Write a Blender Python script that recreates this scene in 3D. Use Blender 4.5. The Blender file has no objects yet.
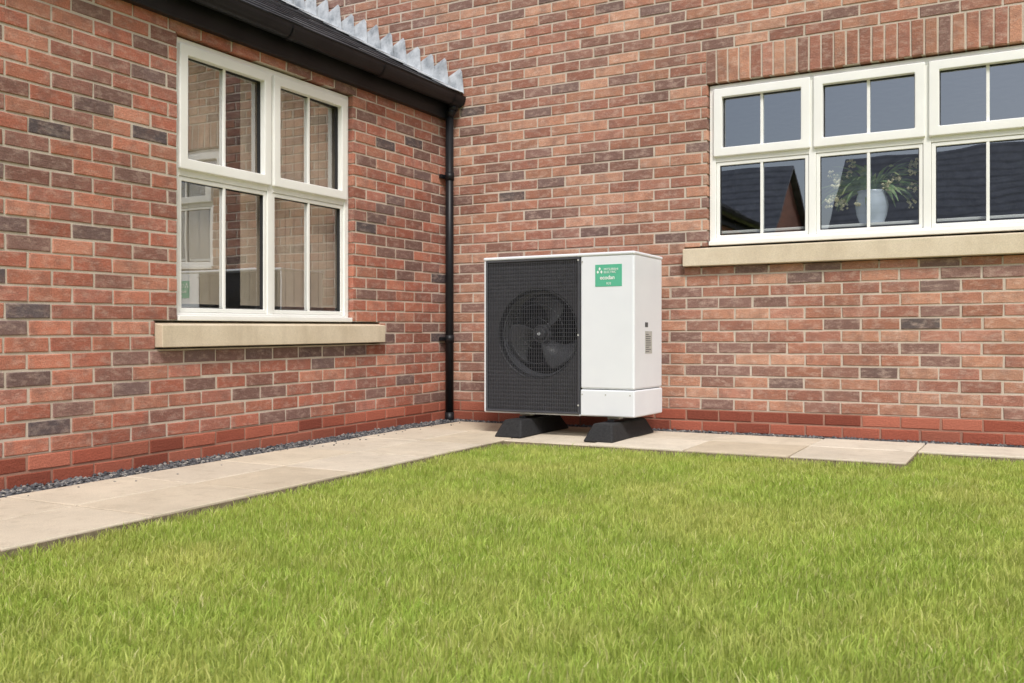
import bpy, bmesh, math, random
import numpy as np
from mathutils import Vector
random.seed(7); rng=np.random.default_rng(7)
scene=bpy.context.scene
scene.view_settings.view_transform='Standard'
scene.view_settings.look='None'; scene.view_settings.exposure=0

def L(r,g,b,k=1.0):
    f=lambda c:(c/255/12.92 if c/255<=.04045 else ((c/255+.055)/1.055)**2.4)*k
    return (f(r),f(g),f(b),1)
def gz(y):  # ground falls gently away from the building
    return .017*min(0,max(y,-9)+.6)

# ---------------- material helpers
class M:
    def __init__(s,name,rough=.8,spec=.3,metal=0):
        s.m=bpy.data.materials.new(name); s.m.use_nodes=True
        s.t=s.m.node_tree; s.n=s.t.nodes; s.l=s.t.links
        s.b=s.n['Principled BSDF']; s.out=s.n['Material Output']
        s.b.inputs['Roughness'].default_value=rough
        s.b.inputs['Specular IOR Level'].default_value=spec
        s.b.inputs['Metallic'].default_value=metal
        s.g=s.n.new('ShaderNodeNewGeometry')
    def set(s,sock,v):
        if isinstance(v,bpy.types.NodeSocket): s.l.new(v,sock)
        else: sock.default_value=v
    def noise(s,scale,detail=4,rough=.6,vec=None,stretch=None):
        n=s.n.new('ShaderNodeTexNoise'); n.inputs['Scale'].default_value=scale
        n.inputs['Detail'].default_value=detail; n.inputs['Roughness'].default_value=rough
        v=vec or s.g.outputs['Position']
        if stretch:
            mp=s.n.new('ShaderNodeMapping'); mp.inputs['Scale'].default_value=stretch
            s.l.new(v,mp.inputs['Vector']); v=mp.outputs[0]
        s.l.new(v,n.inputs['Vector']); return n.outputs['Fac']
    def ramp(s,fac,stops,interp='LINEAR'):
        r=s.n.new('ShaderNodeValToRGB'); r.color_ramp.interpolation=interp
        e=r.color_ramp.elements
        while len(e)<len(stops): e.new(.5)
        for i,(p,c) in enumerate(stops):
            e[i].position=p; e[i].color=c if not isinstance(c,(int,float)) else (c,c,c,1)
        s.set(r.inputs[0],fac); return r.outputs[0]
    def mix(s,fac,a,b,mode='MIX'):
        m=s.n.new('ShaderNodeMix'); m.data_type='RGBA'; m.blend_type=mode
        s.set(m.inputs[0],fac); s.set(m.inputs[6],a); s.set(m.inputs[7],b); return m.outputs[2]
    def math(s,op,a,b=0):
        m=s.n.new('ShaderNodeMath'); m.operation=op; s.set(m.inputs[0],a); s.set(m.inputs[1],b); return m.outputs[0]
    def attr(s,name):
        a=s.n.new('ShaderNodeAttribute'); a.attribute_name=name; return a.outputs['Fac']
    def bump(s,h,strength=.4,dist=.003):
        b=s.n.new('ShaderNodeBump'); b.inputs['Strength'].default_value=strength
        b.inputs['Distance'].default_value=dist; s.l.new(h,b.inputs['Height'])
        s.l.new(b.outputs[0],s.b.inputs['Normal'])
    def col(s,c): s.set(s.b.inputs['Base Color'],c); return s

def simple(name,c,rough=.5,spec=.4,metal=0,var=.12,scale=12):
    m=M(name,rough,spec,metal)
    n=m.noise(scale,3)
    d=tuple(x*(1-var) for x in c[:3])+(1,); u=tuple(min(1,x*(1+var)) for x in c[:3])+(1,)
    m.col(m.ramp(n,[(.3,d),(.7,u)])); return m.m

def brick_mat(name,stops,pl,haze):
    m=M(name,.92,.15)
    r1=m.attr('rnd'); r2=m.attr('rnd2'); z=m.attr('zone')
    base=m.ramp(r1,stops,'CONSTANT')
    plc=m.ramp(r1,pl,'LINEAR')
    br=m.ramp(r2,[(0,.82),(1,1.14)])
    c=m.mix(1,base,br,'MULTIPLY')
    n1=m.noise(9,3,.65)
    c=m.mix(m.math('MULTIPLY',m.ramp(n1,[(.46,0),(.70,1)]),.55),c,L(122,96,88))
    n2=m.noise(14,3,.7,stretch=(1,1,2.2))
    c=m.mix(m.math('MULTIPLY',m.ramp(n2,[(.48,0),(.72,1)]),haze),c,L(216,192,176))
    plc=m.mix(1,plc,br,'MULTIPLY')
    c=m.mix(z,c,plc)
    n3=m.noise(160,2,.7)
    c=m.mix(1,c,m.ramp(n3,[(.3,.76),(.7,1.20)]),'MULTIPLY')
    n4=m.noise(.9,2)
    c=m.mix(1,c,m.ramp(n4,[(.3,.90),(.7,1.08)]),'MULTIPLY')
    m.col(c)
    h=m.noise(50,4,.7,stretch=(1,1,2))
    m.bump(h,.8,.005)
    return m.m
red_stops=[(0,L(184,121,100)),(.17,L(170,107,89)),(.34,L(186,129,108)),(.47,L(156,103,88)),(.60,L(172,115,99)),(.71,L(144,103,92)),(.82,L(132,102,94)),(.92,L(118,97,93)),(.98,L(98,88,89))]
tan_stops=[(0,L(182,134,111)),(.17,L(170,120,100)),(.34,L(190,145,122)),(.47,L(160,112,96)),(.60,L(176,127,109)),(.72,L(150,113,100)),(.84,L(138,108,99)),(.94,L(124,102,96)),(.985,L(102,92,90))]
pl=[(0,L(138,76,62)),(.5,L(162,91,73)),(1,L(178,110,90))]
MBL=brick_mat('brick_red',red_stops,pl,.32)
MBR=brick_mat('brick_tan',tan_stops,pl,.45)
def mortar(name,a,b):
    m=M(name,.95,.1); m.col(m.mix(1,m.ramp(m.noise(6,3),[(.3,a),(.7,b)]),m.ramp(m.noise(220,2),[(.3,.8),(.7,1.15)]),'MULTIPLY'))
    m.bump(m.noise(150,2),.6,.003); return m.m
MMORT=mortar('mortar_buff',L(188,174,158),L(206,194,180))
MMORTP=mortar('mortar_plinth',L(156,116,100),L(174,136,118))

m=M('upvc_white',.32,.45); n=m.noise(3,3)
m.col(m.ramp(n,[(.3,L(235,235,230)),(.7,L(243,243,239))])); MUPVC=m.m
MGASK=simple('gasket_black',L(40,40,42),.6)
m=M('cast_stone',.9,.15); 
c=m.ramp(m.noise(5,5,.65),[(.3,L(204,189,164)),(.7,L(220,207,184))])
c=m.mix(1,c,m.ramp(m.noise(260,2),[(.3,.86),(.7,1.1)]),'MULTIPLY')
c=m.mix(m.math('MULTIPLY',m.ramp(m.noise(7,4,.6,stretch=(1,1,.15)),[(.5,0),(.75,1)]),.28),c,L(152,136,114))
m.col(c); m.bump(m.noise(200,3),.35,.002); MSTONE=m.m
m=M('black_plastic',.42,.28); m.col(m.ramp(m.noise(4,3),[(.3,L(20,21,24)),(.7,L(32,33,36))])); MBLACK=m.m
m=M('slate',.6,.4)
c=m.ramp(m.attr('rnd'),[(0,L(58,60,66)),(.5,L(74,76,82)),(1,L(92,94,98))]); c=m.mix(1,c,m.ramp(m.noise(30,4),[(.3,.8),(.7,1.2)]),'MULTIPLY'); m.col(c)
m.bump(m.noise(40,4),.5,.004); MSLATE=m.m
m=M('lead',.45,.5,.15)
c=m.ramp(m.noise(9,4,.7),[(.3,L(138,144,150)),(.5,L(190,194,198)),(.75,L(222,225,228))]); m.col(c); m.bump(m.noise(14,3),.5,.012); MLEAD=m.m

def glass(name,refl,tint):
    m=bpy.data.materials.new(name); m.use_nodes=True; t=m.node_tree; n=t.nodes; l=t.links
    n.remove(n['Principled BSDF']); o=n['Material Output']
    gl=n.new('ShaderNodeBsdfGlossy'); gl.inputs['Roughness'].default_value=.004; gl.inputs['Color'].default_value=(.92,.95,1,1)
    tr=n.new('ShaderNodeBsdfTransparent'); tr.inputs['Color'].default_value=tint
    lw=n.new('ShaderNodeLayerWeight'); lw.inputs['Blend'].default_value=.5
    pw=n.new('ShaderNodeMath'); pw.operation='POWER'; pw.inputs[1].default_value=4; l.new(lw.outputs['Facing'],pw.inputs[0])
    ad=n.new('ShaderNodeMath'); ad.operation='MULTIPLY_ADD'; ad.inputs[1].default_value=.7; ad.inputs[2].default_value=refl; l.new(pw.outputs[0],ad.inputs[0])
    mx=n.new('ShaderNodeMixShader'); l.new(ad.outputs[0],mx.inputs[0]); l.new(tr.outputs[0],mx.inputs[1]); l.new(gl.outputs[0],mx.inputs[2])
    no=n.new('ShaderNodeTexNoise'); no.inputs['Scale'].default_value=1.6; ge=n.new('ShaderNodeNewGeometry'); l.new(ge.outputs['Position'],no.inputs['Vector'])
    bu=n.new('ShaderNodeBump'); bu.inputs['Strength'].default_value=.12; bu.inputs['Distance'].default_value=.01; l.new(no.outputs['Fac'],bu.inputs['Height'])
    l.new(bu.outputs[0],gl.inputs['Normal'])
    l.new(mx.outputs[0],o.inputs['Surface']); return m
MGLASSR=glass('glass_wide',.30,(.90,.93,.94,1))
MGLASSL=glass('glass_tall',.30,(.95,.95,.95,1))

# ---------------- mesh helpers
def empty(name):
    e=bpy.data.objects.new(name,None); e.empty_display_size=.3; scene.collection.objects.link(e); return e
def mesh(name,verts,faces,mat,parent=None,smooth=False,fix=False,attrs=None):
    me=bpy.data.meshes.new(name); me.from_pydata([tuple(v) for v in verts],[],faces)
    if fix:
        bm=bmesh.new(); bm.from_mesh(me); bmesh.ops.recalc_face_normals(bm,faces=bm.faces); bm.to_mesh(me); bm.free()
    for m in (mat if isinstance(mat,list) else [mat]): me.materials.append(m)
    if attrs:
        for k,v in attrs.items():
            a=me.attributes.new(k,'FLOAT','POINT'); a.data.foreach_set('value',np.asarray(v,dtype=np.float32))
    if smooth: me.polygons.foreach_set('use_smooth',[True]*len(me.polygons))
    o=bpy.data.objects.new(name,me); scene.collection.objects.link(o)
    if parent: o.parent=parent
    return o
BF=[(0,1,2,3),(7,6,5,4),(0,4,5,1),(1,5,6,2),(2,6,7,3),(3,7,4,0)]
def box(name,x0,x1,y0,y1,z0,z1,mat,parent=None,bev=0,seg=2):
    v=[(x0,y0,z0),(x1,y0,z0),(x1,y1,z0),(x0,y1,z0),(x0,y0,z1),(x1,y0,z1),(x1,y1,z1),(x0,y1,z1)]
    o=mesh(name,v,BF,mat,parent,fix=True)
    if bev: bevel(o,bev,seg)
    return o
def bevel(o,w,seg=2):
    bm=bmesh.new(); bm.from_mesh(o.data)
    bmesh.ops.bevel(bm,geom=list(bm.edges),offset=w,segments=seg,affect='EDGES',profile=.5)
    for f in bm.faces: f.smooth=True
    bm.to_mesh(o.data); bm.free()
    md=o.modifiers.new('wn','WEIGHTED_NORMAL'); md.keep_sharp=False
class Multi:
    def __init__(s): s.v=[]; s.f=[]
    def box(s,x0,x1,y0,y1,z0,z1):
        k=len(s.v); s.v+=[(x0,y0,z0),(x1,y0,z0),(x1,y1,z0),(x0,y1,z0),(x0,y0,z1),(x1,y0,z1),(x1,y1,z1),(x0,y1,z1)]
        s.f+=[tuple(i+k for i in f) for f in BF]
    def add(s,v,f):
        k=len(s.v); s.v+=list(v); s.f+=[tuple(i+k for i in q) for q in f]
    def make(s,name,mat,parent,**kw): return mesh(name,s.v,s.f,mat,parent,fix=True,**kw)
def cyl(name,p0,p1,r,mat,parent,n=24,r1=None):
    p0=Vector(p0);p1=Vector(p1);d=(p1-p0).normalized(); a=d.orthogonal().normalized(); b=d.cross(a); r1=r if r1 is None else r1
    v=[];
    for i in range(n):
        t=2*math.pi*i/n; v.append(p0+(a*math.cos(t)+b*math.sin(t))*r)
    for i in range(n):
        t=2*math.pi*i/n; v.append(p1+(a*math.cos(t)+b*math.sin(t))*r1)
    f=[(i,(i+1)%n,n+(i+1)%n,n+i) for i in range(n)]+[tuple(range(n)),tuple(range(2*n-1,n-1,-1))]
    o=mesh(name,v,f,mat,parent,fix=True)
    for p in o.data.polygons: p.use_smooth=len(p.vertices)==4
    return o

# ---------------- brick walls
def sub(r,h):
    a,b,c,d=r; e,f,g,k=h
    if e>=b or f<=a or g>=d or k<=c: return [r]
    out=[]
    if a<e: out.append((a,e,c,d))
    if f<b: out.append((f,b,c,d))
    m0,m1=max(a,e),min(b,f)
    if c<g: out.append((m0,m1,c,g))
    if k<d: out.append((m0,m1,k,d))
    return out
def brick_wall(name,mp,u0,u1,v0,v1,openings,soldiers,mat,parent,plz=.15,seed=1):
    R=random.Random(seed)
    rects=[]
    r0=int(round(v0/.075)); r1=int(round(v1/.075))
    holes=list(openings)+[(s[0]-.0,s[1]+.0,s[2]-.005,s[3]+.005) for s in soldiers]
    for r in range(r0,r1):
        off=.1125*(r%2)+R.uniform(-.006,.006)
        for c in range(int(u0/.225)-2,int(u1/.225)+2):
            a=c*.225+off+R.uniform(-.002,.002); rc=(max(a,u0),min(a+.2135,u1),r*.075,r*.075+.0638)
            if rc[1]-rc[0]<.02: continue
            ps=[rc]
            for h in holes: ps=[q for p in ps for q in sub(p,h)]
            for p in ps:
                if p[1]-p[0]>.018 and p[3]-p[2]>.012: rects.append((p,1.0 if r*.075<plz-.01 else 0.0))
    for s in soldiers:
        u=s[0]
        while u<s[1]-.03:
            rects.append(((u+.002,min(u+.066,s[1]),s[2],s[3]),0.0)); u+=.075
    V=[];F=[];A=[];B=[];Z=[]
    for (a,b,c,d),z in rects:
        j=lambda s:R.uniform(-s,s)
        w=j(.002); k=len(V); ch=.0035
        cs=[(a+j(.0018),c+j(.0018)),(b+j(.0018),c+j(.0018)),(b+j(.0018),d+j(.0018)),(a+j(.0018),d+j(.0018))]
        mu,mv=(a+b)/2,(c+d)/2
        for (u,v) in cs: V.append(mp(u,v,-.099))
        for (u,v) in cs: V.append(mp(u,v,w-ch+j(.0007)))
        for (u,v) in cs: V.append(mp(u+(ch if u<mu else -ch),v+(ch if v<mv else -ch),w+j(.0007)))
        for o in (0,4):
            for i in range(4):
                n=(i+1)%4; F.append((k+o+i,k+o+n,k+o+4+n,k+o+4+i))
        F.append((k+8,k+9,k+10,k+11))
        q,q2=R.random(),R.random(); A+=[q]*12;B+=[q2]*12;Z+=[z]*12
    mesh(name+'_bricks',V,F,mat,parent,fix=True,attrs={'rnd':A,'rnd2':B,'zone':Z})
    for nm,lo,hi,mm in (('_mortar',plz-.005,v1,MMORT),('_plinth_mortar',v0,plz-.005,MMORTP)):
        ps=[(u0+.002,u1-.002,lo,hi)]
        for h in openings: ps=[q for p in ps for q in sub(p,(h[0]-.006,h[1]+.006,h[2]-.006,h[3]+.006))]
        mu=Multi()
        for a,b,c,d in ps:
            P=[mp(a,c,-.098),mp(b,c,-.098),mp(b,d,-.098),mp(a,d,-.098),mp(a,c,-.0045),mp(b,c,-.0045),mp(b,d,-.0045),mp(a,d,-.0045)]
            mu.add(P,BF)
        mu.make(name+nm,mm,parent)

house=empty('brick_house')
mpB=lambda u,v,w:(u,-w,v)
mpL=lambda u,v,w:(w,u,v+.018*u*(1-v/2.6))
sillB=(1.90,4.25,1.10,1.237); sillL=(-2.79,-.87,.603,.74)
brick_wall('back_wall',mpB,-5.0,8.0,-.225,5.4,[(2.06,4.09,1.237,2.32),sillB],[(2.05,4.42,2.325,2.538)],MBR,house,seed=3)
brick_wall('side_wall',mpL,-9.0,0.0,-.225,2.4,[(-2.645,-1.165,.74,2.245),sillL],[],MBL,house,seed=5)

def mbox(name,mp,u0,u1,v0,v1,w0,w1,mat,parent,bev=0):
    P=[mp(u0,v0,w0),mp(u1,v0,w0),mp(u1,v1,w0),mp(u0,v1,w0),mp(u0,v0,w1),mp(u1,v0,w1),mp(u1,v1,w1),mp(u0,v1,w1)]
    o=mesh(name,P,BF,mat,parent,fix=True)
    if bev: bevel(o,bev)
    return o
def ring(name,mp,u0,u1,v0,v1,t,w0,w1,mat,parent,bev=.004):
    V=[];
    for w in (w0,w1):
        for q in (0,t):
            V+=[mp(u0+q,v0+q,w),mp(u1-q,v0+q,w),mp(u1-q,v1-q,w),mp(u0+q,v1-q,w)]
    F=[]
    for i in range(4):
        n=(i+1)%4
        F+=[(i,n,4+n,4+i),(8+i,8+n,12+n,12+i),(i,n,8+n,8+i),(4+i,4+n,12+n,12+i)]
    o=mesh(name,V,F,mat,parent,fix=True)
    if bev: bevel(o,bev)
    return o
def window(name,mp,u0,u1,v0,v1,cols,trans,par,gmat,tilt=0):
    e=empty(name); e.parent=par
    ring('outer_frame',mp,u0,u1,v0,v1,.042,-.095,-.035,MUPVC,e)
    edges=[u0+.042]+[c for c in cols]+[u1-.042]
    for c in cols: mbox('mullion',mp,c-.022,c+.022,v0+.04,v1-.04,-.092,-.038,MUPVC,e,.003)
    for i in range(len(edges)-1):
        a=edges[i]+(.022 if i else 0); b=edges[i+1]-(.022 if i<len(edges)-2 else 0)
        mbox('transom',mp,a-.001,b+.001,trans-.022,trans+.022,-.091,-.040,MUPVC,e,.003)
        for k,(c,d) in enumerate(((v0+.042,trans-.022),(trans+.022,v1-.042))):
            if k==1:
                ring('sash',mp,a-.012,b+.012,c-.010,d+.012,.058,-.080,-.016,MUPVC,e,.006); t=.046
            else:
                ring('glazing_bead',mp,a+.001,b-.001,c+.001,d-.001,.024,-.080,-.046,MUPVC,e,.004); t=.024
            ga,gb,gc,gd=a+t,b-t,c+t,d-t
            ring('gasket',mp,ga-.004,gb+.004,gc-.004,gd+.004,.008,-.076,-.052,MGASK,e,0)
            q=tilt*(1 if (i+k)%2==0 else .6)
            P=[mp(ga-.002,gc-.002,-.064+q),mp(gb+.002,gc-.002,-.064-q),mp(gb+.002,gd+.002,-.064-q),mp(ga-.002,gd+.002,-.064+q)]
            mesh('pane',P,[(0,1,2,3)],gmat,e)
            m_=(ga+gb)/2
            mbox('glazing_bar',mp,m_-.009,m_+.009,gc,gd,-.062,-.048,MUPVC,e,.002)
            mbox('glazing_bar_inner',mp,m_-.009,m_+.009,gc,gd,-.080,-.068,MUPVC,e)
    mbox('cill_strip',mp,u0+.004,u1-.004,v0-.002,v0+.026,-.03,.004,MUPVC,e,.004)
    return e
window('window_wide',mpB,2.065,4.085,1.243,2.315,[2.735,3.41],1.822,house,MGLASSR,.0006)
window('window_tall',mpL,-2.64,-1.17,.747,2.24,[-1.905],1.535,house,MGLASSL,.0118)
def sill(name,mp,s):
    u0,u1,v0,v1=s
    P=[mp(u0,v0,-.10),mp(u1,v0,-.10),mp(u1,v1+.004,-.10),mp(u0,v1+.004,-.10),mp(u0,v0,.052),mp(u1,v0,.052),mp(u1,v1-.018,.052),mp(u0,v1-.018,.052)]
    o=mesh(name,P,BF,MSTONE,house,fix=True); bevel(o,.005)
sill('stone_sill_wide',mpB,(sillB[0]+.004,sillB[1]-.004,sillB[2]+.004,sillB[3]))
sill('stone_sill_tall',mpL,(sillL[0]+.004,sillL[1]-.004,sillL[2]+.004,sillL[3]))

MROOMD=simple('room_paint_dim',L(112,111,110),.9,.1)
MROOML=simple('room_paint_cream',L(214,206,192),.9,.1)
def room(name,mp,u0,u1,v0,v1,dep,mat):
    P=[mp(u0,v0,-.101),mp(u1,v0,-.101),mp(u1,v1,-.101),mp(u0,v1,-.101),mp(u0,v0,-dep),mp(u1,v0,-dep),mp(u1,v1,-dep),mp(u0,v1,-dep)]
    mesh(name,P,[(4,5,6,7),(0,1,5,4),(1,2,6,5),(2,3,7,6),(3,0,4,7)],mat,house)
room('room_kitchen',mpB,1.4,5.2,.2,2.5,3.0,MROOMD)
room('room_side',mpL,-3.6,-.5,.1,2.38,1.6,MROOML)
mbox('window_board_wide',mpB,2.0,4.2,1.325,1.345,-.38,-.1015,MUPVC,house,.004)
mbox('window_board_tall',mpL,-2.7,-1.1,.80,.82,-.30,-.1015,MUPVC,house,.004)
MFILL=simple('added_slat_cloth',L(204,192,172),.95,.05,var=.05)  # pale cloth for slats added to brighten the tall window's panes
bl=Multi(); u=-2.74
while u<-1.08:
    tw=.006
    P=[mpL(u,.84,-.150),mpL(u+.084,.84,-.150-tw),mpL(u+.084,2.32,-.150-tw),mpL(u,2.32,-.150)]
    if not(-2.20<u<-2.06): bl.add(P,[(0,1,2,3)])
    u+=.078
bl.make('added_pane_slats',MFILL,house)  # invented slats, hung close behind the glass to catch light

# ---------------- eaves
box('fascia_board',-.02,.045,-9,-.006,2.30,2.462,MBLACK,house,.004)
def gutter():
    prof=[]
    cx,cz,r=.107,2.462,.058
    for i in range(13):
        t=math.pi+math.pi*i/12; prof.append((cx+r*math.cos(t),cz+.9*r*math.sin(t)*1.35))
    inner=[(cx+(p[0]-cx)*.93,cz+(p[1]-cz)*.93) for p in prof][::-1]
    pr=[(prof[0][0],cz+.008)]+prof+[(prof[-1][0]+.004,cz+.008)]+[(inner[0][0],cz+.008)]+inner
    n=len(pr); V=[(x,-9,z) for x,z in pr]+[(x,-.008,z) for x,z in pr]
    F=[(i,(i+1)%n,n+(i+1)%n,n+i) for i in range(n)]
    mesh('gutter',V,F,MBLACK,house,fix=True)
    V=[(cx+r*1.04*math.cos(math.pi+math.pi*i/12),-.02,cz+.006+1.27*r*math.sin(math.pi+math.pi*i/12)) for i in range(13)]
    V2=[(x,-.007,z) for x,_,z in V]
    mesh('gutter_stop_end',V+V2,[tuple(range(13)),tuple(range(25,12,-1))]+[(i,i+1,14+i,13+i) for i in range(12)]+[(0,13,25,12)],MBLACK,house,fix=True)
    for y in (-.09,-1.0,-1.9,-2.8,-3.7):
        w=.03 if y!=-.09 else .06
        V=[];k=15
        for yy in (y-w,y+w):
            for i in range(k):
                t=math.pi+math.pi*i/(k-1); V.append((cx+r*1.09*math.cos(t),yy,cz+1.30*r*math.sin(t)))
        F=[(i,i+1,k+i+1,k+i) for i in range(k-1)]
        mesh('gutter_bracket',V,F,MBLACK,house,smooth=True)
gutter()
sl=.57; ang=math.atan(sl); ca,sa=math.cos(ang),math.sin(ang)
ex,ez=.125,2.485
def roofp(s,y,h): return (ex-s*ca+h*sa, y, ez+s*sa+h*ca)
mu=Multi(); A=[]
R=random.Random(11)
row=0; s=0
while s<5.2:
    y=-9+ (0.15 if row%2 else 0)
    while y<-.01:
        y2=min(y+.297,-.008)
        h=.012+R.uniform(0,.003)
        P=[roofp(s+R.uniform(-.004,.004),y,h),roofp(s,y2,h+R.uniform(-.001,.002)),roofp(s+.42,y2,-.004),roofp(s+.42,y,-.004)]
        Q=[(p[0]-.006*sa,p[1],p[2]-.006*ca) for p in P]
        mu.add(Q+P,BF); A+=[R.random()]*8
        y+=.3
    s+=.2; row+=1
mu.make('roof_slates',MSLATE,house,attrs={'rnd':A})
mesh('roof_deck',[roofp(0,-9,-.02),roofp(0,-.006,-.02),roofp(5.4,-.006,-.02),roofp(5.4,-9,-.02)],[(0,1,2,3)],MBLACK,house)
mesh('eaves_tray',[(.05,-9,2.455),(.05,-.006,2.455),(ex,-.006,2.478),(ex,-9,2.478)],[(0,1,2,3)],MBLACK,house)
mu=Multi(); step=.075/sl
x=.135; i=0
zline=lambda x: ez+.02+(ex-x)*sl
while x>-4.6:
    x0=x; x1=x-step-.030
    zt=zline(x)+.200+R.uniform(-.014,.014); yb=-.006-.004*(i%2); fl_=R.uniform(.008,.045)
    P=[(x0+.020,yb-.012,zline(x0)-.005),(x0+.012,yb-fl_,zt-.03),(x0-.014,yb-fl_*.6,zt),(x1+.0,yb,zt-.060),(x1,yb,zline(x1)-.005)]
    P2=[(p[0],p[1]+.003,p[2]) for p in P]
    mu.add(P+P2,[tuple(range(5)),tuple(range(9,4,-1))]+[(j,(j+1)%5,5+(j+1)%5,5+j) for j in range(5)])
    a=(ex-x0)/ca; b=(ex-x1)/ca
    P=[roofp(a,-.20,.024+.005*(i%2)),roofp(a,-.012,.030),roofp(b,-.012,.026),roofp(b,-.20,.020)]
    Q=[(p[0],p[1],p[2]-.004) for p in P]; mu.add(Q+P,BF)
    x-=step; i+=1
mu.make('lead_flashing',MLEAD,house)

dp=empty('downpipe'); dp.parent=house
px_,py_,pr_=.062,-.075,.031
cyl('pipe',(px_,py_,.02),(px_,py_,2.34),pr_,MBLACK,dp)
cyl('outlet',(px_+.03,py_,2.36),(px_+.03,py_,2.40),.038,MBLACK,dp)
cyl('offset_bend',(px_,py_,2.32),(px_+.03,py_,2.38),.035,MBLACK,dp)
cyl('shoe',(px_,py_,-.03),(px_,py_,.06),.035,MBLACK,dp)
for z in (.62,1.86): 
    cyl('socket',(px_,py_,z-.03),(px_,py_,z+.03),pr_+.004,MBLACK,dp)
    box('pipe_clip',.004,.03,-.135,-.02,z-.014,z+.014,MBLACK,dp,.003)
mesh('main_roof',[(-5.3,-.35,5.3),(8.3,-.35,5.3),(8.3,4,8),(-5.3,4,8),(-5.3,8.3,5.3),(8.3,8.3,5.3)],[(0,1,2,3),(3,2,5,4)],MSLATE,house,attrs={'rnd':[.4]*6})

# ---------------- ground
m=M('soil_and_turf',.95,.1)
m.col(m.mix(m.ramp(m.noise(2,5),[(.35,0),(.65,1)]),L(144,162,78),L(170,172,100))); m.bump(m.noise(60,3),.8,.02); MGROUND=m.m
mesh('ground',[(-200,-200,-.04+gz(-9)),(200,-200,-.04+gz(-9)),(200,-9,-.04+gz(-9)),(-200,-9,-.04+gz(-9)),(200,-.6,-.04),(-200,-.6,-.04),(200,200,-.04),(-200,200,-.04)],[(0,1,2,3),(3,2,4,5),(5,4,6,7)],MGROUND)

m=M('paving_buff',.88,.2)
c=m.ramp(m.attr('rnd'),[(0,L(200,186,163)),(.35,L(215,203,182)),(.7,L(209,198,180)),(1,L(221,211,193))])
c=m.mix(1,c,m.ramp(m.noise(3.5,4,.65),[(.3,.87),(.7,1.05)]),'MULTIPLY')
c=m.mix(1,c,m.ramp(m.noise(300,2),[(.25,.78),(.7,1.07)]),'MULTIPLY')
c=m.mix(m.math('MULTIPLY',m.ramp(m.noise(11,4,.7),[(.52,0),(.70,1)]),.30),c,L(160,145,122))
m.col(c); m.bump(m.noise(240,3),.4,.003); MPAVE=m.m
MSAND=simple('joint_sand',L(128,116,98),.95,.1,var=.3,scale=40)
slabs=[]
y=-.13
while y>-9:
    for (a,b) in ((.19,.645),(.645,1.10)): slabs.append((a,b,max(y-.6,-9),y))
    y-=.6
x=1.10
while x<8:
    e=x+.58
    slabs.append((x,e,-.60,-.13))
    if e<3.5: slabs.append((x,e,-1.08,-.60))
    x=e
V=[];F=[];A=[]
for a,b,c,d in slabs:
    g=.0045; a+=g+R.uniform(0,.001);b-=g;c+=g;d-=g+R.uniform(0,.001); h=R.uniform(-.002,.0025); ch=.004; k=len(V); q=R.random()
    tl=[R.uniform(-.001,.001) for _ in range(4)]; zc,zd=gz(c)+h,gz(d)+h
    V+=[(a,c,zc-.035),(b,c,zc-.035),(b,d,zd-.035),(a,d,zd-.035),(a,c,zc-ch),(b,c,zc-ch),(b,d,zd-ch),(a,d,zd-ch),
        (a+ch,c+ch,zc+tl[0]),(b-ch,c+ch,zc+tl[1]),(b-ch,d-ch,zd+tl[2]),(a+ch,d-ch,zd+tl[3])]
    for o in (0,4):
        for i in range(4): n=(i+1)%4; F.append((k+o+i,k+o+n,k+o+4+n,k+o+4+i))
    F.append((k+8,k+9,k+10,k+11)); A+=[q]*12
paving=empty('paving')
mesh('slabs',V,F,MPAVE,paving,fix=True,attrs={'rnd':A})
bed=Multi()
def bedbox(x0,x1,y0,y1):
    a,b=gz(y0),gz(y1)
    bed.add([(x0,y0,a-.05),(x1,y0,a-.05),(x1,y1,b-.05),(x0,y1,b-.05),(x0,y0,a-.008),(x1,y0,a-.008),(x1,y1,b-.008),(x0,y1,b-.008)],BF)
bedbox(.185,1.105,-9,-.6); bedbox(.185,1.105,-.6,-.125); bedbox(1.105,3.42,-1.085,-.6); bedbox(1.105,3.42,-.6,-.125); bedbox(3.42,8,-.605,-.125)
bed.make('joint_bed',MSAND,paving)

m=M('gravel_slate',.8,.3)
c=m.ramp(m.attr('rnd'),[(0,L(56,57,61)),(.5,L(88,89,92)),(.85,L(120,119,118)),(1,L(164,159,150))]); m.col(c); MGRAV=m.m
V=[];F=[];A=[]
oct_=[(1,0,0),(0,1,0),(-1,0,0),(0,-1,0),(0,0,1),(0,0,-1)]
of=[(0,1,4),(1,2,4),(2,3,4),(3,0,4),(1,0,5),(2,1,5),(3,2,5),(0,3,5)]
for i in range(16000):
    if R.random()<.62: px,py=R.uniform(.0,.19),R.uniform(-6.5,0)
    else: px,py=R.uniform(.0,6.5),R.uniform(-.13,0)
    stray=R.random()<.008
    if stray: px+=R.uniform(.1,.22) if px<.2 else 0
    sz=R.uniform(.006,.014); az=R.uniform(0,6.28); k=len(V); q=R.random(); pz=-.016+R.uniform(0,.018)+gz(py)
    if stray and px>.19 and py<-.14: pz=.003+gz(py); sz*=.6
    for o in oct_:
        X,Y,Z=[o[j]*sz*R.uniform(.6,1.3)*(1 if j<2 else .6) for j in range(3)]
        V.append((px+X*math.cos(az)-Y*math.sin(az),py+X*math.sin(az)+Y*math.cos(az),pz+Z+R.uniform(-.002,.002)))
    F+=[tuple(k+a for a in f) for f in of]; A+=[q]*6
mesh('gravel',V,F,MGRAV,None,fix=False,attrs={'rnd':A})
g9=gz(-9)
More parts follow.
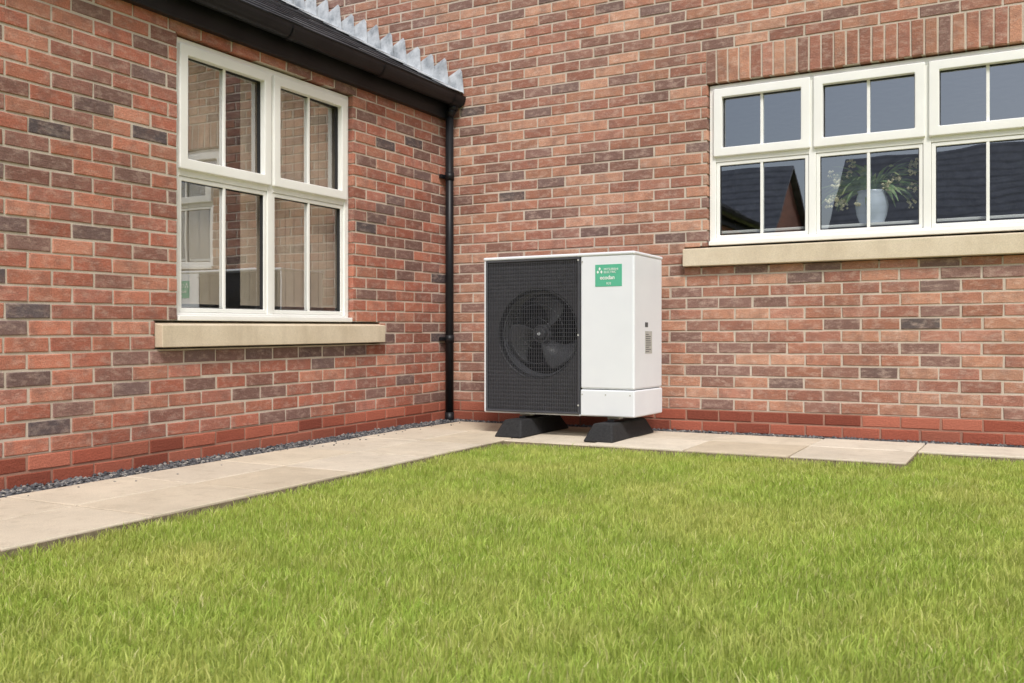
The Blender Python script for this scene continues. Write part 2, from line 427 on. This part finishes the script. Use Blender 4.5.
mesh('gravel_bed',[(0,-9,g9-.026),(.188,-9,g9-.026),(.188,-.6,-.026),(0,-.6,-.026),(.188,-.13,-.026),(0,0,-.026),(8,-.13,-.026),(8,0,-.026)],[(0,1,2,3),(3,2,4,5),(5,4,6,7)],simple('gravel_bed_dark',L(62,61,61),.95,.1,var=.3,scale=80),None)

# ---------------- lawn
CX,CY=4.001,-6.197; th=math.radians(29)
N=950000
gx=rng.uniform(1.05,8.5,N); gy=rng.uniform(-7.2,-.55,N)
jx=.02*np.sin(gy*9+1)+.012*np.sin(gy*31)
jy=.02*np.sin(gx*8)+.012*np.sin(gx*27+2)
inside=(gx>1.105+jx)&((gy<-1.09+jy)|((gx>3.41+jy*.6)&(gy<-.615+jy)))
inside&=~((gx<1.35)&(gy>-1.34)&((gx-1.35)**2+(gy+1.34)**2>.26**2))
dx,dy=gx-CX,gy-CY
lat=dx*math.cos(th)+dy*math.sin(th); dep=-dx*math.sin(th)+dy*math.cos(th)
vis=(dep>1.2)&(np.abs(lat)<.60*dep+.4)
def nz(x,y,s,seed):
    r=np.random.default_rng(seed); o=np.zeros_like(x)
    for i in range(11):
        a=r.uniform(0,6.28); f=s*r.uniform(.35,2.6); o+=np.sin((x*math.cos(a)+y*math.sin(a))*f+r.uniform(0,6.28))
    return o/11*2.0
cl=nz(gx,gy,7,1); cl2=nz(gx,gy,34,2); cl3=nz(gx,gy,75,5)
dens=np.where(dep<3,.92,.70)*(.80+.20*np.clip(cl2*.6+cl3*.6,-1,1))
keep=inside&((vis&(rng.random(N)<dens))|((~vis)&(rng.random(N)<.10)))
gx,gy,cl,cl2,cl3=gx[keep],gy[keep],cl[keep],cl2[keep],cl3[keep]; n=len(gx)
h=np.clip(rng.normal(.021,.006,n)*(1+.16*cl+.18*cl2+.14*cl3),.010,.045)
az=rng.uniform(0,2*np.pi,n); lean=np.abs(rng.normal(.60,.40,n))*h
la=nz(gx,gy,22,9)*2.2+rng.normal(0,1.6,n)
w=rng.uniform(.0009,.0020,n)
wx,wy=np.cos(az)*w,np.sin(az)*w
lx,ly=np.cos(la)*lean,np.sin(la)*lean
z0=-.034+.017*np.minimum(0,gy+.6)
P=np.empty((n,5,3),np.float32)
P[:,0]=np.stack([gx-wx,gy-wy,z0-.004],1); P[:,1]=np.stack([gx+wx,gy+wy,z0-.004],1)
mx_,my_,mz=gx+lx*.35,gy+ly*.35,z0+.006+h*.6
P[:,2]=np.stack([mx_+wx*.85,my_+wy*.85,mz],1); P[:,3]=np.stack([mx_-wx*.85,my_-wy*.85,mz],1)
P[:,4]=np.stack([gx+lx,gy+ly,z0+.008+h],1)
me=bpy.data.meshes.new('lawn_grass')
me.vertices.add(5*n); me.vertices.foreach_set('co',P.reshape(-1))
base=np.arange(n)*5
loops=np.stack([base,base+1,base+2,base+3,base+3,base+2,base+4],1).astype(np.int32)
me.loops.add(7*n); me.loops.foreach_set('vertex_index',loops.reshape(-1))
me.polygons.add(2*n)
ls=np.stack([np.arange(n)*7,np.arange(n)*7+4],1).astype(np.int32).reshape(-1)
me.polygons.foreach_set('loop_start',ls)
me.update(calc_edges=True); me.validate()
rr_=np.clip(rng.random(n)*.78+.11+.13*cl2+.09*cl3,0,1)
dry=rng.random(n)<(.045+.05*np.clip(cl,0,1)); rr_=np.where(dry,rng.uniform(.9,1,n),np.minimum(rr_,.9))
a=me.attributes.new('rnd','FLOAT','POINT'); a.data.foreach_set('value',np.repeat(rr_,5).astype(np.float32))
a=me.attributes.new('tip','FLOAT','POINT'); a.data.foreach_set('value',np.tile(np.array([0,0,.7,.7,1],np.float32),n))
m=M('grass_blade',.6,.2)
r=m.attr('rnd'); tip=m.attr('tip')
c=m.ramp(r,[(0,L(130,164,62)),(.35,L(170,200,86)),(.7,L(200,218,112)),(.88,L(214,224,134)),(.92,L(232,226,166)),(1,L(243,234,192))])
pat=m.noise(1.3,4,.65)
c=m.mix(m.math('MULTIPLY',m.ramp(pat,[(.44,0),(.62,1)]),.50),c,L(232,224,146))
c=m.mix(1,c,m.ramp(m.noise(5,3,.65),[(.32,.82),(.68,1.14)]),'MULTIPLY')
c=m.mix(m.math('SUBTRACT',1,tip),c,L(172,184,96))
m.col(c)
tl=m.n.new('ShaderNodeBsdfTranslucent'); m.l.new(c,tl.inputs['Color'])
ms=m.n.new('ShaderNodeMixShader'); ms.inputs[0].default_value=.42
m.l.new(m.b.outputs[0],ms.inputs[1]); m.l.new(tl.outputs[0],ms.inputs[2]); m.l.new(ms.outputs[0],m.out.inputs['Surface'])
me.materials.append(m.m)
o=bpy.data.objects.new('lawn_grass',me); scene.collection.objects.link(o)

# ---------------- heat pump
hp=empty('heat_pump')
m=M('white_powder_coat',.38,.45); m.col(m.ramp(m.noise(2.5,3),[(.3,L(225,229,235)),(.7,L(232,236,241))])); MWHITE=m.m
MDARK=simple('grille_charcoal',L(72,73,78),.45,.4,var=.08)
MDARK2=simple('fan_plate_dark',L(38,39,42),.55,.3,var=.1)
MBLADE=simple('fan_blade_grey',L(80,82,87),.42,.4,var=.06)
MVOID=simple('coil_dark',L(16,16,18),.8,.1)
X0,X1,Y0,Y1,Z0,Z1=.787,1.848,-.78,-.290,.133,1.153
XM=1.487
box('service_cabinet',XM,X1,Y0,Y1,.3035,Z1-.016,MWHITE,hp,.014,4)
box('base_skirt',XM+.0005,X1+.002,Y0-.002,Y1+.001,Z0+.002,.300,MWHITE,hp,.010,4)
box('cabinet_core',XM+.015,X1-.015,Y0+.015,Y1-.015,.28,.33,MVOID,hp)
box('top_cover',X0-.004,X1+.004,Y0-.006,Y1+.004,Z1-.022,Z1,MWHITE,hp,.009,4)
box('side_panel',X0,X0+.016,Y0+.0,Y1,Z0+.004,Z1-.022,MWHITE,hp,.004)
box('front_lip',X0+.017,XM-.001,Y0+.012,Y0+.03,Z1-.045,Z1-.022,MDARK,hp)
box('base_tray',X0+.003,XM,Y0+.003,Y1-.003,Z0,Z0+.010,MWHITE,hp,.003)
box('coil_back',X0+.017,XM,Y1-.012,Y1-.004,Z0+.018,Z1-.022,MVOID,hp)
box('divider',XM-.006,XM-.001,Y0+.03,Y1-.013,Z0+.018,Z1-.022,MVOID,hp)
fx,fz,fr=1.180,.650,.296
pa,pb,pc,pd=X0+.017,XM-.002,Z0+.008,Z1-.024
n=128; V=[];F=[]
corner=[math.atan2(cz-fz,cx-fx)%(2*math.pi) for cx,cz in ((pa,pc),(pb,pc),(pb,pd),(pa,pd))]
angs=[2*math.pi*i/n for i in range(n)]
for cn in corner:
    j=min(range(n),key=lambda q:abs(angs[q]-cn)); angs[j]=cn
def rectpt(t):
    c,s_=math.cos(t),math.sin(t); k=1e9
    if c>1e-9:k=min(k,(pb-fx)/c)
    if c<-1e-9:k=min(k,(pa-fx)/c)
    if s_>1e-9:k=min(k,(pd-fz)/s_)
    if s_<-1e-9:k=min(k,(pc-fz)/s_)
    return fx+c*k,fz+s_*k
rings=[]
yp=Y0+.010
rings.append([(rectpt(t)[0],yp,rectpt(t)[1]) for t in angs])
for rr,yy in ((fr,yp),(fr-.006,yp+.002),(fr-.014,yp+.010),(fr-.018,yp+.03),(fr-.02,yp+.14)):
    rings.append([(fx+rr*math.cos(t),yy,fz+rr*math.sin(t)) for t in angs])
for rg in rings: V+=rg
for k in range(len(rings)-1):
    for i in range(n):
        q=(i+1)%n; F.append((k*n+i,k*n+q,(k+1)*n+q,(k+1)*n+i))
o=mesh('fan_plate',V,F,[MDARK,MDARK2],hp,fix=False)
for p in o.data.polygons:
    if p.index>=2*n: p.material_index=1
for i,(rr,yy) in enumerate(((fr-.020,yp+.045),(fr-.022,yp+.07),(fr-.024,yp+.095),(fr-.026,yp+.12))):
    V=[];F=[]
    for j in range(n):
        t=2*math.pi*j/n; ct,st=math.cos(t),math.sin(t)
        V+=[(fx+rr*ct,yy-.004,fz+rr*st),(fx+(rr-.010)*ct,yy,fz+(rr-.010)*st),(fx+rr*ct,yy+.004,fz+rr*st)]
    for j in range(n):
        q=(j+1)%n; F+=[(3*j,3*q,3*q+1,3*j+1),(3*j+1,3*q+1,3*q+2,3*j+2)]
    mesh('shroud_rib',V,F,MBLADE,hp)
def blade(a0):
    V=[];F=[];nu,nv=10,14
    for i in range(nu+1):
        r_=.05+(.252-.05)*i/nu; span=math.radians(40+30*i/nu)
        for j in range(nv+1):
            q=j/nv; t=a0+math.radians(28)*(i/nu)**1.5+(q-.5)*span
            y=yp+.095+.085*(q-.5)*(1.1-.35*i/nu)-.015*math.sin(q*math.pi)
            rr=r_*(1-.06*(abs(q-.5)*2)**3 if i==nu else 1)
            V.append((fx+rr*math.cos(t),y,fz+rr*math.sin(t)))
    for i in range(nu):
        for j in range(nv):
            a=i*(nv+1)+j; F.append((a,a+1,a+nv+2,a+nv+1))
    o=mesh('fan_blade',V,F,MBLADE,hp,smooth=True); md=o.modifiers.new('s','SOLIDIFY'); md.thickness=.004
for k in range(3): blade(math.radians(-65+120*k))
cyl('fan_hub',(fx,yp+.045,fz),(fx,yp+.12,fz),.058,MBLADE,hp,40)
cyl('fan_hub_cap',(fx,yp+.028,fz),(fx,yp+.046,fz),.030,MDARK,hp,32,.05)
cyl('fan_nut',(fx,yp+.018,fz),(fx,yp+.028,fz),.011,MWHITE,hp,16)
cyl('motor',(fx,yp+.13,fz),(fx,yp+.30,fz),.07,MVOID,hp,32)
gm=Multi(); yg=Y0-.006
x=pa+.014
while x<pb-.010:
    gm.box(x-.0012,x+.0012,yg,yg+.004,pc+.008,pd-.008); x+=.0125
z=pc+.016
while z<pd-.01:
    gm.box(pa+.006,pb-.006,yg+.0035,yg+.0075,z-.0012,z+.0012); z+=.025
gm.make('fan_grille',MDARK,hp)
ring('grille_border',mpB,pa+.001,pb-.001,pc+.001,pd-.001,.012,-yg-.010,-yg+.003,MDARK,hp,.003)
for rr in (.10,.19,.285):
    V=[];F=[];k=96
    for j in range(k):
        t=2*math.pi*j/k
        for (a_,b_) in ((-.0018,0),(0,-.0018),(.0018,0),(0,.0018)):
            V.append((fx+(rr+a_)*math.cos(t),yg+.009+b_,fz+(rr+a_)*math.sin(t)))
    for j in range(k):
        q=(j+1)%k
        for i in range(4): F.append((4*j+i,4*q+i,4*q+(i+1)%4,4*j+(i+1)%4))
    mesh('guard_ring',V,F,MDARK,hp)
MGREEN=simple('label_green',L(92,182,150),.4,.4,var=.03)
MLW=simple('label_white',L(240,242,240),.5,.3,var=.02)
box('badge',1.590,1.768,Y0-.0015,Y0-.0002,.940,1.076,MGREEN,hp)
def text(s,x,z,size,mat,y=Y0-.0025,bold=0):
    cu=bpy.data.curves.new('lettering','FONT'); cu.body=s; cu.size=size; cu.extrude=.0003; cu.offset=bold
    o=bpy.data.objects.new('badge_lettering',cu); scene.collection.objects.link(o); cu.materials.append(mat)
    o.location=(x,y,z); o.rotation_euler=(math.pi/2,0,0); o.parent=hp
text('MITSUBISHI',1.648,1.040,.019,MLW); text('ELECTRIC',1.648,1.022,.019,MLW)
text('ecodan',1.622,.984,.034,MLW,bold=.0006); text('R32',1.665,.952,.020,MLW)
for (ax,az_) in ((1.620,1.050),(1.608,1.030),(1.632,1.030)):
    s_=.011
    mesh('badge_diamond',[(ax,Y0-.0025,az_+s_),(ax+s_*.7,Y0-.0025,az_),(ax,Y0-.0025,az_-s_),(ax-s_*.7,Y0-.0025,az_)],[(0,1,2,3)],MLW,hp)
MSTK=simple('sticker_silver',L(184,184,180),.5,.4)
MTXT=simple('sticker_print',L(90,92,94),.6,.2)
box('rating_plate',X1+.0002,X1+.0015,-.60,-.48,.525,.665,MSTK,hp)
sm=Multi()
for k in range(9): sm.box(X1+.0016,X1+.0022,-.592,-.49-R.uniform(0,.05),.535+k*.0135,.539+k*.0135)
sm.make('rating_print',MTXT,hp)
box('warning_sticker',X1+.0002,X1+.0012,-.60,-.55,.69,.72,MTXT,hp)
for (sx,sz) in ((1.502,.27),(1.502,1.10),(1.822,.27),(1.66,.27)):
    cyl('screw',(sx,Y0-.004,sz),(sx,Y0+.002,sz),.005,MSTK,hp,12)
for z in (.20,.64,1.11):
    cyl('panel_clip',(pb-.008,yg-.004,z),(pb-.008,yg+.003,z),.006,MSTK,hp,12)
MRUB=M('rubber_black',.75,.25); MRUB.col(MRUB.ramp(MRUB.noise(90,3),[(.3,L(34,34,35)),(.7,L(50,50,51))])); MRUB.bump(MRUB.noise(200,3),.4,.002)
for xc in (1.07,1.69):
    a,b=-.975,-.265
    P=[(xc-.10,a,gz(a)+.001),(xc+.10,a,gz(a)+.001),(xc+.10,b,.001),(xc-.10,b,.001),(xc-.062,a+.075,.102),(xc+.062,a+.075,.102),(xc+.062,b-.075,.102),(xc-.062,b-.075,.102)]
    o=mesh('support_foot',P,BF,MRUB.m,hp,fix=True); bevel(o,.012,3)
    box('mounting_rail',xc-.022,xc+.022,a+.20,b-.12,.1025,.118,MBLACK,hp,.002)
    for yy in (-.70,-.36): box('unit_leg',xc-.04,xc+.04,yy-.03,yy+.03,.1185,Z0-.0005,MSTK,hp,.002)
cyl('water_pipe',(1.70,-.31,.36),(1.70,.0,.36),.022,MBLACK,hp)
cyl('water_pipe',(1.70,-.31,.50),(1.70,.0,.50),.022,MBLACK,hp)

# ---------------- plant
pot=empty('potted_plant')
prof=[(.0,0),(.070,0),(.074,.01),(.092,.06),(.100,.12),(.092,.17),(.082,.195),(.090,.210),(.084,.210),(.076,.195),(.0,.16)]
V=[];F=[];k=32
for r_,z_ in prof:
    for i in range(k):
        t=2*math.pi*i/k; V.append((r_*math.cos(t),r_*math.sin(t),z_))
for a in range(len(prof)-1):
    for i in range(k): F.append((a*k+i,a*k+(i+1)%k,(a+1)*k+(i+1)%k,(a+1)*k+i))
o=mesh('vase',V,F,simple('glazed_ceramic',L(206,216,230),.2,.5,var=.04),pot,smooth=True)
lv=Multi(); fl=Multi(); R2=random.Random(4)
for i in range(130):
    az_=R2.uniform(0,6.28); ln=R2.uniform(.16,.38); up=R2.uniform(.3,1.4); wd=R2.uniform(.008,.017)
    pts=[];p=Vector((.04*math.cos(az_),.04*math.sin(az_),.19)); e_=up
    sy=.30
    for k in range(7):
        pts.append(Vector((p.x,p.y*sy,p.z))); p=p+Vector((math.cos(az_)*math.cos(e_),math.sin(az_)*math.cos(e_),math.sin(e_)))*ln/6; e_-=R2.uniform(.16,.38)
    sd=Vector((-math.sin(az_),math.cos(az_)*.4,.4)); vs=[]
    for k,q in enumerate(pts):
        ww=wd*math.sin(math.pi*(k+.3)/6.6); vs+=[q-sd*ww,q+sd*ww]
    lv.add(vs,[(2*k,2*k+1,2*k+3,2*k+2) for k in range(6)])
    if i%5==0:
        for _ in range(12):
            c=pts[-1]+Vector([R2.uniform(-.024,.024) for _ in range(3)]); s_=R2.uniform(.006,.012)
            fl.add([c+Vector(v_)*s_ for v_ in oct_],of)
mg=M('plant_leaf',.45,.35); mg.col(mg.ramp(mg.noise(14,3),[(.35,L(98,132,84)),(.52,L(142,168,108)),(.70,L(206,204,132))]))
lv.make('foliage',mg.m,pot); fl.make('blossom',simple('petal_cream',L(230,222,180),.6,.2),pot)
pot.location=(3.07,.205,1.346)

# ---------------- neighbouring houses (seen in the window reflections)
m=M('neighbour_brick',.9,.2)
bt=m.n.new('ShaderNodeTexBrick'); bt.inputs['Scale'].default_value=1; bt.inputs['Brick Width'].default_value=.225; bt.inputs['Row Height'].default_value=.075
bt.inputs['Mortar Size'].default_value=.006; bt.inputs['Color1'].default_value=L(180,118,98); bt.inputs['Color2'].default_value=L(150,104,90); bt.inputs['Mortar'].default_value=L(186,168,150)
sx=m.n.new('ShaderNodeSeparateXYZ'); cb=m.n.new('ShaderNodeCombineXYZ'); m.l.new(m.g.outputs['Position'],sx.inputs[0])
m.l.new(m.math('ADD',sx.outputs[0],sx.outputs[1]),cb.inputs[0]); m.l.new(sx.outputs[2],cb.inputs[1]); m.l.new(cb.outputs[0],bt.inputs['Vector']); m.col(bt.outputs[0]); MNB=m.m
MPANE=M('neighbour_pane',.05,.6).col(L(50,58,66)).m
m=M('roof_tiles',.7,.3)
wv=m.n.new('ShaderNodeTexWave'); wv.bands_direction='Z'; wv.inputs['Scale'].default_value=1.2; m.l.new(m.g.outputs['Position'],wv.inputs['Vector'])
m.col(m.mix(1,m.ramp(m.noise(3,4),[(.3,L(110,113,122)),(.7,L(142,145,154))]),m.ramp(wv.outputs['Fac'],[(.0,.66),(.4,1)]),'MULTIPLY')); MRT=m.m
def nhouse(x0,x1,yf,yb,eave,ridge):
    e=empty('brick_house')
    ym=(yf+yb)/2
    V=[(x0,yf,-.19),(x1,yf,-.19),(x1,yb,-.19),(x0,yb,-.19),(x0,yf,eave),(x1,yf,eave),(x1,yb,eave),(x0,yb,eave),(x0,ym,ridge-.1),(x1,ym,ridge-.1)]
    mesh('walls',V,[(0,1,5,4),(2,3,7,6),(1,2,6,9,5),(3,0,4,8,7)],MNB,e,fix=True)
    o_=.35; dz=o_*(ridge-eave)/abs(yf-ym)
    s_=1 if yf>yb else -1
    P=[(x0-.2,yf+s_*o_,eave-dz),(x1+.2,yf+s_*o_,eave-dz),(x1+.2,ym,ridge),(x0-.2,ym,ridge),(x0-.2,yb-s_*o_,eave-dz),(x1+.2,yb-s_*o_,eave-dz)]
    P2=[(p[0],p[1],p[2]+.12) for p in P]
    mesh('roof',P+P2,[(6,7,8,9),(9,8,11,10),(0,1,2,3),(3,2,5,4),(0,1,7,6),(4,5,11,10),(0,3,9,6),(3,4,10,9),(1,2,8,7),(2,5,11,8)],MRT,e)
    box('gutter',x0-.2,x1+.2,min(yf+s_*.35,yf+s_*.45),max(yf+s_*.35,yf+s_*.45),eave-dz-.02,eave-dz+.1,MBLACK,e)
    mp_=lambda u,v,w:(u,yf+s_*w,v)
    x=x0+1.2
    while x<x1-1.6:
        ring('window_frame',mp_,x,x+1.2,1.0,2.2,.07,-.02,.03,MUPVC,e,0)
        mbox('window_mullion',mp_,x+.57,x+.63,1.06,2.14,-.01,.025,MUPVC,e)
        mesh('window_pane',[mp_(x,1,.01),mp_(x+1.2,1,.01),mp_(x+1.2,2.2,.01),mp_(x,2.2,.01)],[(0,1,2,3)],MPANE,e)
        x+=2.9
    mbox('door',mp_,x0+2.8,x0+3.7,-.1,2.0,.0,.04,MBLACK,e)
nhouse(-14,-3.2,-22,-30,3.0,6.4)
nhouse(-1.6,6.5,-24,-32,3.2,6.8)
nhouse(8.0,17,-23,-31,3.2,6.4)
nhouse(17,27,-14,-6,3.2,6.4)

# ---------------- light
w_=bpy.data.worlds.new('World'); scene.world=w_; w_.use_nodes=True
nt=w_.node_tree; sky=nt.nodes.new('ShaderNodeTexSky'); sky.sky_type='NISHITA'; sky.sun_disc=False
sv=Vector((.44,-.62,.92)).normalized()
sky.sun_elevation=math.asin(sv.z); sky.sun_rotation=math.atan2(sv.x,sv.y)
sky.air_density=1.0; sky.dust_density=3.0; sky.ozone_density=1
hs=nt.nodes.new('ShaderNodeHueSaturation'); hs.inputs['Saturation'].default_value=.7
bg=nt.nodes['Background']; bg.inputs['Strength'].default_value=.15
nt.links.new(sky.outputs[0],hs.inputs['Color']); nt.links.new(hs.outputs[0],bg.inputs['Color'])
sd=bpy.data.lights.new('sun','SUN'); sd.energy=2.75; sd.angle=math.radians(15); sd.color=(1,.965,.925)
so=bpy.data.objects.new('sun',sd); scene.collection.objects.link(so); so.rotation_euler=sv.to_track_quat('Z','Y').to_euler(); so.location=(6,-8,10)

# ---------------- camera
cd=bpy.data.cameras.new('camera'); cam=bpy.data.objects.new('camera',cd); scene.collection.objects.link(cam)
cd.sensor_width=36; cd.lens=33.43; cd.clip_start=.05; cd.clip_end=1000
cam.location=(CX,CY,.60); cam.rotation_euler=(math.radians(90),0,th)
cd.dof.use_dof=True; cd.dof.focus_distance=6.1; cd.dof.aperture_fstop=9
scene.camera=cam
